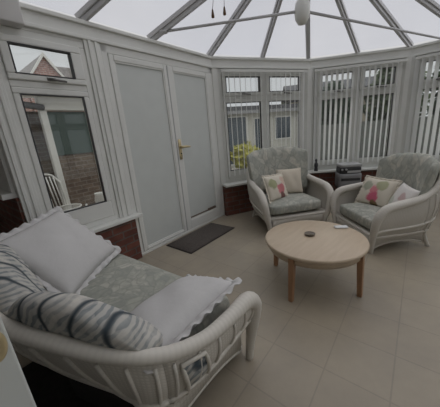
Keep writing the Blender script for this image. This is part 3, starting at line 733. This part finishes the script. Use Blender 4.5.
# ------------------------------------------------------------------ the garden
b = MB(); b.box(-30, 40, -12, 45, -.35, -.13); struct('ground', b, PAVE)
def leafy(name, label, cat, pos, rx, rz, zc, n, mat, trunk=None, size=.16, group=None, seed=1):
    rnd = random.Random(seed); t = thing(name, label, cat, pos, 0, group); b = MB()
    for _ in range(n):
        while True:
            p = V((rnd.uniform(-1, 1), rnd.uniform(-1, 1), rnd.uniform(-1, 1)))
            if .35 < p.length < 1: break
        p *= 1+.18*sin(p.x*5+seed)*cos(p.z*6+seed)
        q = V((p.x*rx, p.y*rx, zc+p.z*rz)); ax = V((rnd.gauss(0, 1), rnd.gauss(0, 1), rnd.gauss(0, 1))).normalized(); bx = ax.orthogonal().normalized(); s_ = size*rnd.uniform(.6, 1.3)
        b.add([q-ax*s_, q+bx*s_*.45, q+ax*s_, q-bx*s_*.45], [(0, 1, 2, 3)])
    b.build('foliage', mat, t)
    tb_ = MB(); tr = trunk or .03
    tb_.tube(catmull([(0, 0, 0), (.03, .02, zc*.5), (0, 0, zc)], 4), [tr*(1-.07*i) for i in range(9)], 8); tb_.build('trunk', BARK, t)
    return t
def E(s, t, z=0): return W(s, t, z)
# left: neighbouring outbuilding seen through the left window
ob = thing('outbuilding', 'white fronted outbuilding with dark green door, seen through the left window', 'outbuilding', tuple(W(1.36, 2.55, -.13)), PH)
# local x along U (towards the bay), y outwards
b = MB(); b.box(-.06, .04, -.05, .05, 0, 2.10); b.build('post', WPAINT, ob, bevel=.006)
b = MB(); b.box(-.06, 2.6, -.07, .05, 2.02, 2.34); b.build('fascia', WPAINT, ob, bevel=.006)
b = MB(); b.box(.05, 1.15, .0, .06, 1.27, 2.01); b.build('door', DGREEN, ob)
b = MB(); b.box(.05, 2.6, .02, .18, 0, 1.26); b.build('wall', GBRICK, ob)
b = MB(); b.box(1.16, 2.6, .0, .18, 1.27, 2.01); b.build('wall', WPAINT, ob)
b = MB(); b.add([(-.9, -.3, 2.22), (2.7, -.3, 2.35), (2.7, 3.0, 2.75), (-.9, 3.0, 2.65)], [(0, 1, 2, 3)]); b.build('roof', plain('translucent_sheet', (.55, .55, .54), .6), ob, solid=.03)
b = MB(); b.tube([(-.9, -.3, 2.14), (.0, -.06, 2.06)], .05, 8); b.build('brace', SLATE, ob)
gw = MB(); gw.box(-6.5, .9, 0, .2, 0, 2.05); gw.build('garden_wall', GBRICK); o = bpy.data.objects['garden_wall']; o.location = W(1.36, 2.95, -.13); o.rotation_euler = (0, 0, PH)
tag(o, 'brown brick garden wall behind the white post, seen through the left window', 'wall')
gc = thing('garden_chair', 'white wire garden chair on the patio outside the left window', 'chair', tuple(W(1.60, 1.85, -.10)), PH+R(205))
for sx in (-1, 1):
    MB().tube([(sx*.2, .2, 0), (sx*.19, .19, .45)], .015, 8).build('leg', WPAINT, gc); MB().tube(catmull([(sx*.2, -.22, 0), (sx*.18, -.18, .45), (sx*.19, -.22, .85)], 5), .015, 8).build('leg', WPAINT, gc)
b = MB(); b.tube([(.2*cos(a), .2*sin(a), .45) for a in [2*pi*i/20 for i in range(20)]], .011, 8, closed=True)
for k in range(7): x = -.16+k*.053; y = (.2**2-x*x)**.5; b.tube([(x, -y, .45), (x, y, .45)], .005, 5)
b.build('seat', WPAINT, gc)
b = MB(); b.tube(catmull([(-.19, -.22, .82), (-.12, -.26, .95), (0, -.27, .99), (.12, -.26, .95), (.19, -.22, .82)], 5), .016, 8)
for k in range(5): x = -.12+k*.06; b.tube([(x, -.19, .46), (x, -.255, .95)], .010, 6)
b.build('backrest', WPAINT, gc)
b = MB(); b.lathe([(.06, 0), (.075, .06), (.085, .16), (.065, .23), (.072, .26), (.06, .26), (.05, .2)], 20); o = b.build('garden_urn', WPAINT); o.location = W(1.28, 1.35, .30); tag(o, 'small white urn on a low wall outside the left window', 'urn')
b = MB(); b.box(-.9, .5, -.16, .16, -.13, .30); o = b.build('low_wall', GBRICK); o.location = W(1.22, 1.35, 0); o.rotation_euler = (0, 0, PH); tag(o, 'low brown brick wall under the white urn, outside the left window', 'wall')
# gable house far behind
gh = thing('neighbouring_house', 'brick gabled house with white bargeboards, seen through the left top window', 'house', tuple(W(-1.50, 10, -.28)), PH)
b = MB(); b.add([(-.75, 0, 0), (.75, 0, 0), (.75, 0, 4.25), (0, 0, 5.15), (-.75, 0, 4.25)], [(0, 1, 2, 3, 4)]); b.build('gable_wall', NBRICK, gh, solid=.1)
b = MB(); b.add([(.78, -.12, 4.16), (.0, -.12, 5.20), (.0, 5, 5.20), (.78, 5, 4.16)], [(0, 1, 2, 3)]); b.add([(-.78, -.12, 4.16), (.0, -.12, 5.20), (.0, 5, 5.20), (-.78, 5, 4.16)], [(3, 2, 1, 0)])
b.add([(.1, 1.2, 5.12), (2.8, 1.2, 5.22), (2.8, 1.2, 4.2), (.7, 1.2, 4.2)], [(0, 1, 2, 3)]); b.build('roof', plain('grey_roof_tile', (.33, .31, .30), .9, noise=.2), gh, solid=.05)
for sg in (-1, 1):
    b = MB(); b.add([(sg*.86, -.17, 4.10), (sg*.86, -.17, 3.98), (0, -.17, 5.12), (0, -.17, 5.27)], [(0, 1, 2, 3)]); b.build('bargeboard', WPAINT, gh, solid=.05)
b = MB(); b.box(-.75, 4, .3, 3, 0, 4.15); b.build('wall', NBRICK, gh)
# behind the bay: pale garden building with dark windows
A1 = FA[1]; F1o = lambda x, y, z=0: C1+u(A1)*x+V((-sin(A1), cos(A1), 0))*y+V((0, 0, z))
sh = thing('garden_building', 'long pale garden building with dark flat roof and tall windows, behind the left armchair', 'building', tuple(F1o(2.2, 5.6, -.13)), A1)
b = MB(); b.box(0, 4.6, .0, 2.4, 0, 2.12); b.build('wall', SHEDW, sh)
b = MB(); b.box(-.2, 4.75, -.25, 2.6, 2.12, 2.34); b.build('roof', SLATE, sh, bevel=.02)
b = MB(); b.box(-.2, 4.75, -.29, -.25, 2.06, 2.18); b.build('fascia', plain('grey_fascia', (.3, .3, .31), .7), sh)
for (x0, x1, z0, z1) in ((.45, 1.25, .15, 1.95), (1.65, 1.92, .55, 1.85), (2.0, 2.2, .55, 1.85), (2.65, 3.4, 1.0, 1.85), (3.8, 4.3, .3, 1.95)):
    w = MB(); w.box(x0-.05, x1+.05, -.04, -.005, z0-.05, z0); w.box(x0-.05, x1+.05, -.04, -.005, z1, z1+.05); w.box(x0-.05, x0, -.04, -.005, z0, z1); w.box(x1, x1+.05, -.04, -.005, z0, z1); wo = w.build('window_frame', WPAINT, sh)
    p = MB(); p.box(x0, x1, -.025, -.01, z0, z1); p.build('pane', DGLASS, wo)
leafy('yellow_shrub', 'yellow-green leafy shrub outside the left bay window', 'shrub', tuple(F1o(2.35, 3.7, -.13)), .48, .42, .62, 900, LEAFY, .03, .09, seed=3)
leafy('green_shrub', 'dark green shrub at the left edge of the garden building', 'shrub', tuple(F1o(1.55, 4.3, -.13)), .35, .95, 1.1, 900, LEAFG, .03, .10, seed=5)
# fence, trees and hedge beyond the middle and right windows
A2 = FA[2]; F2o = lambda x, y, z=0: C2+u(A2)*x+V((-sin(A2), cos(A2), 0))*y+V((0, 0, z))
fn = thing('garden_fence', 'dark weathered board fence seen through the middle blind', 'fence', tuple(F2o(1.9, 5.2, -.13)), A2)
b = MB(); b.box(-.9, 8.5, 0, .04, .05, 1.35)
for k in range(60): b.box(-.9+k*.155, -.9+k*.155+.14, -.02, 0, .05, 1.35)
b.build('boards', FENCE, fn)
for k in range(5): b = MB(); b.box(-.9+k*1.9, -.8+k*1.9, .04, .14, 0, 1.4); b.build('post', FENCE, fn)
b = MB(); b.box(-.9, 8.5, -.03, .07, 1.35, 1.39); b.build('capping', FENCE, fn)
trees = [(.6, 11.2, 1.3, 1.1, 1.5, LEAFG, 'mid green tree behind the left half of the middle blind'), (2.9, 9.0, .85, 1.3, 1.9, LEAFD, 'dark green tree just right of the middle of the middle blind'), (5.3, 8.2, 1.15, 1.9, 2.1, LEAFG, 'bushy tree behind the right end of the middle blind'),
         (8.0, 8.2, 1.1, 2.2, 2.3, LEAFD, 'tall dark tree behind the right-hand blind'), (10.9, 7.2, 1.4, 2.0, 2.2, LEAFG, 'broad green tree at the far right of the garden')]
for i, (x, y, rx, rz, zc, m_, lb) in enumerate(trees): leafy('garden_tree', lb, 'tree', tuple(F2o(x, y, -.13)), rx, rz, zc, 1500, m_, .12, .26, 'trees beyond the garden fence', seed=10+i)
nh = thing('rendered_house', 'beige rendered house with slate roof beyond the fence, behind the blinds', 'house', tuple(F2o(1.5, 13, -.13)), A2)
b = MB(); b.box(0, 7, 0, 5, 0, 3.0); b.build('wall', plain('beige_render', (.46, .41, .33), .9), nh)
b = MB(); b.add([(-.3, -.4, 2.95), (7.3, -.4, 2.95), (7.3, 2.5, 4.3), (-.3, 2.5, 4.3)], [(0, 1, 2, 3)]); b.add([(-.3, 5.4, 2.95), (7.3, 5.4, 2.95), (7.3, 2.5, 4.3), (-.3, 2.5, 4.3)], [(3, 2, 1, 0)]); b.build('roof', SLATE, nh, solid=.08)
for x in (1.0, 3.2, 5.2): b = MB(); b.box(x, x+1.0, -.03, -.002, 1.2, 2.4); b.build('window', DGLASS, nh)

# ------------------------------------------------------------------ sky, camera
w = bpy.data.worlds.new('overcast'); bpy.context.scene.world = w; w.use_nodes = True; nt = w.node_tree
bg = nt.nodes['Background']; tc = N(nt, 'ShaderNodeTexCoord'); nz = N(nt, 'ShaderNodeTexNoise', Scale=2.2, Detail=4.0); L(nt, tc, 'Generated', nz, 'Vector')
rp = ramp(nt, [(.3, (.60, .605, .625)), (.7, (.68, .675, .67))]); L(nt, nz, 'Fac', rp, 'Fac'); L(nt, rp, 'Color', bg, 'Color'); bg.inputs['Strength'].default_value = .95
sl = bpy.data.lights.new('soft_sun', 'SUN'); sl.energy = 1.5; sl.angle = R(110); sl.color = (1, .97, .92); so = bpy.data.objects.new('soft_sun', sl); col.objects.link(so); so.rotation_euler = V((-.5, -.35, -1)).to_track_quat('-Z', 'Y').to_euler(); so.location = (3, 0, 8)
cd = bpy.data.cameras.new('camera'); cam = bpy.data.objects.new('camera', cd); col.objects.link(cam)
pt, ro, fpx = .281, -.085, 243.1
F = V((0, cos(pt), -sin(pt))); R0 = V((1, 0, 0)); U0 = R0.cross(F)
Rr = R0*cos(ro)+U0*sin(ro); Ur = U0*cos(ro)-R0*sin(ro)
cam.matrix_world = M.Translation((0, 0, 1.288)) @ M((Rr, Ur, -F)).transposed().to_4x4()
cd.sensor_width = 36; cd.sensor_fit = 'HORIZONTAL'; cd.lens = 36*fpx/440; cd.clip_start = .02
sc = bpy.context.scene; sc.camera = cam
sc.view_settings.view_transform = 'Standard'; sc.view_settings.look = 'None'; sc.view_settings.exposure = 0
try: sc.cycles.use_denoising = True; sc.cycles.max_bounces = 10; sc.cycles.transparent_max_bounces = 24; sc.cycles.diffuse_bounces = 5
except Exception: pass
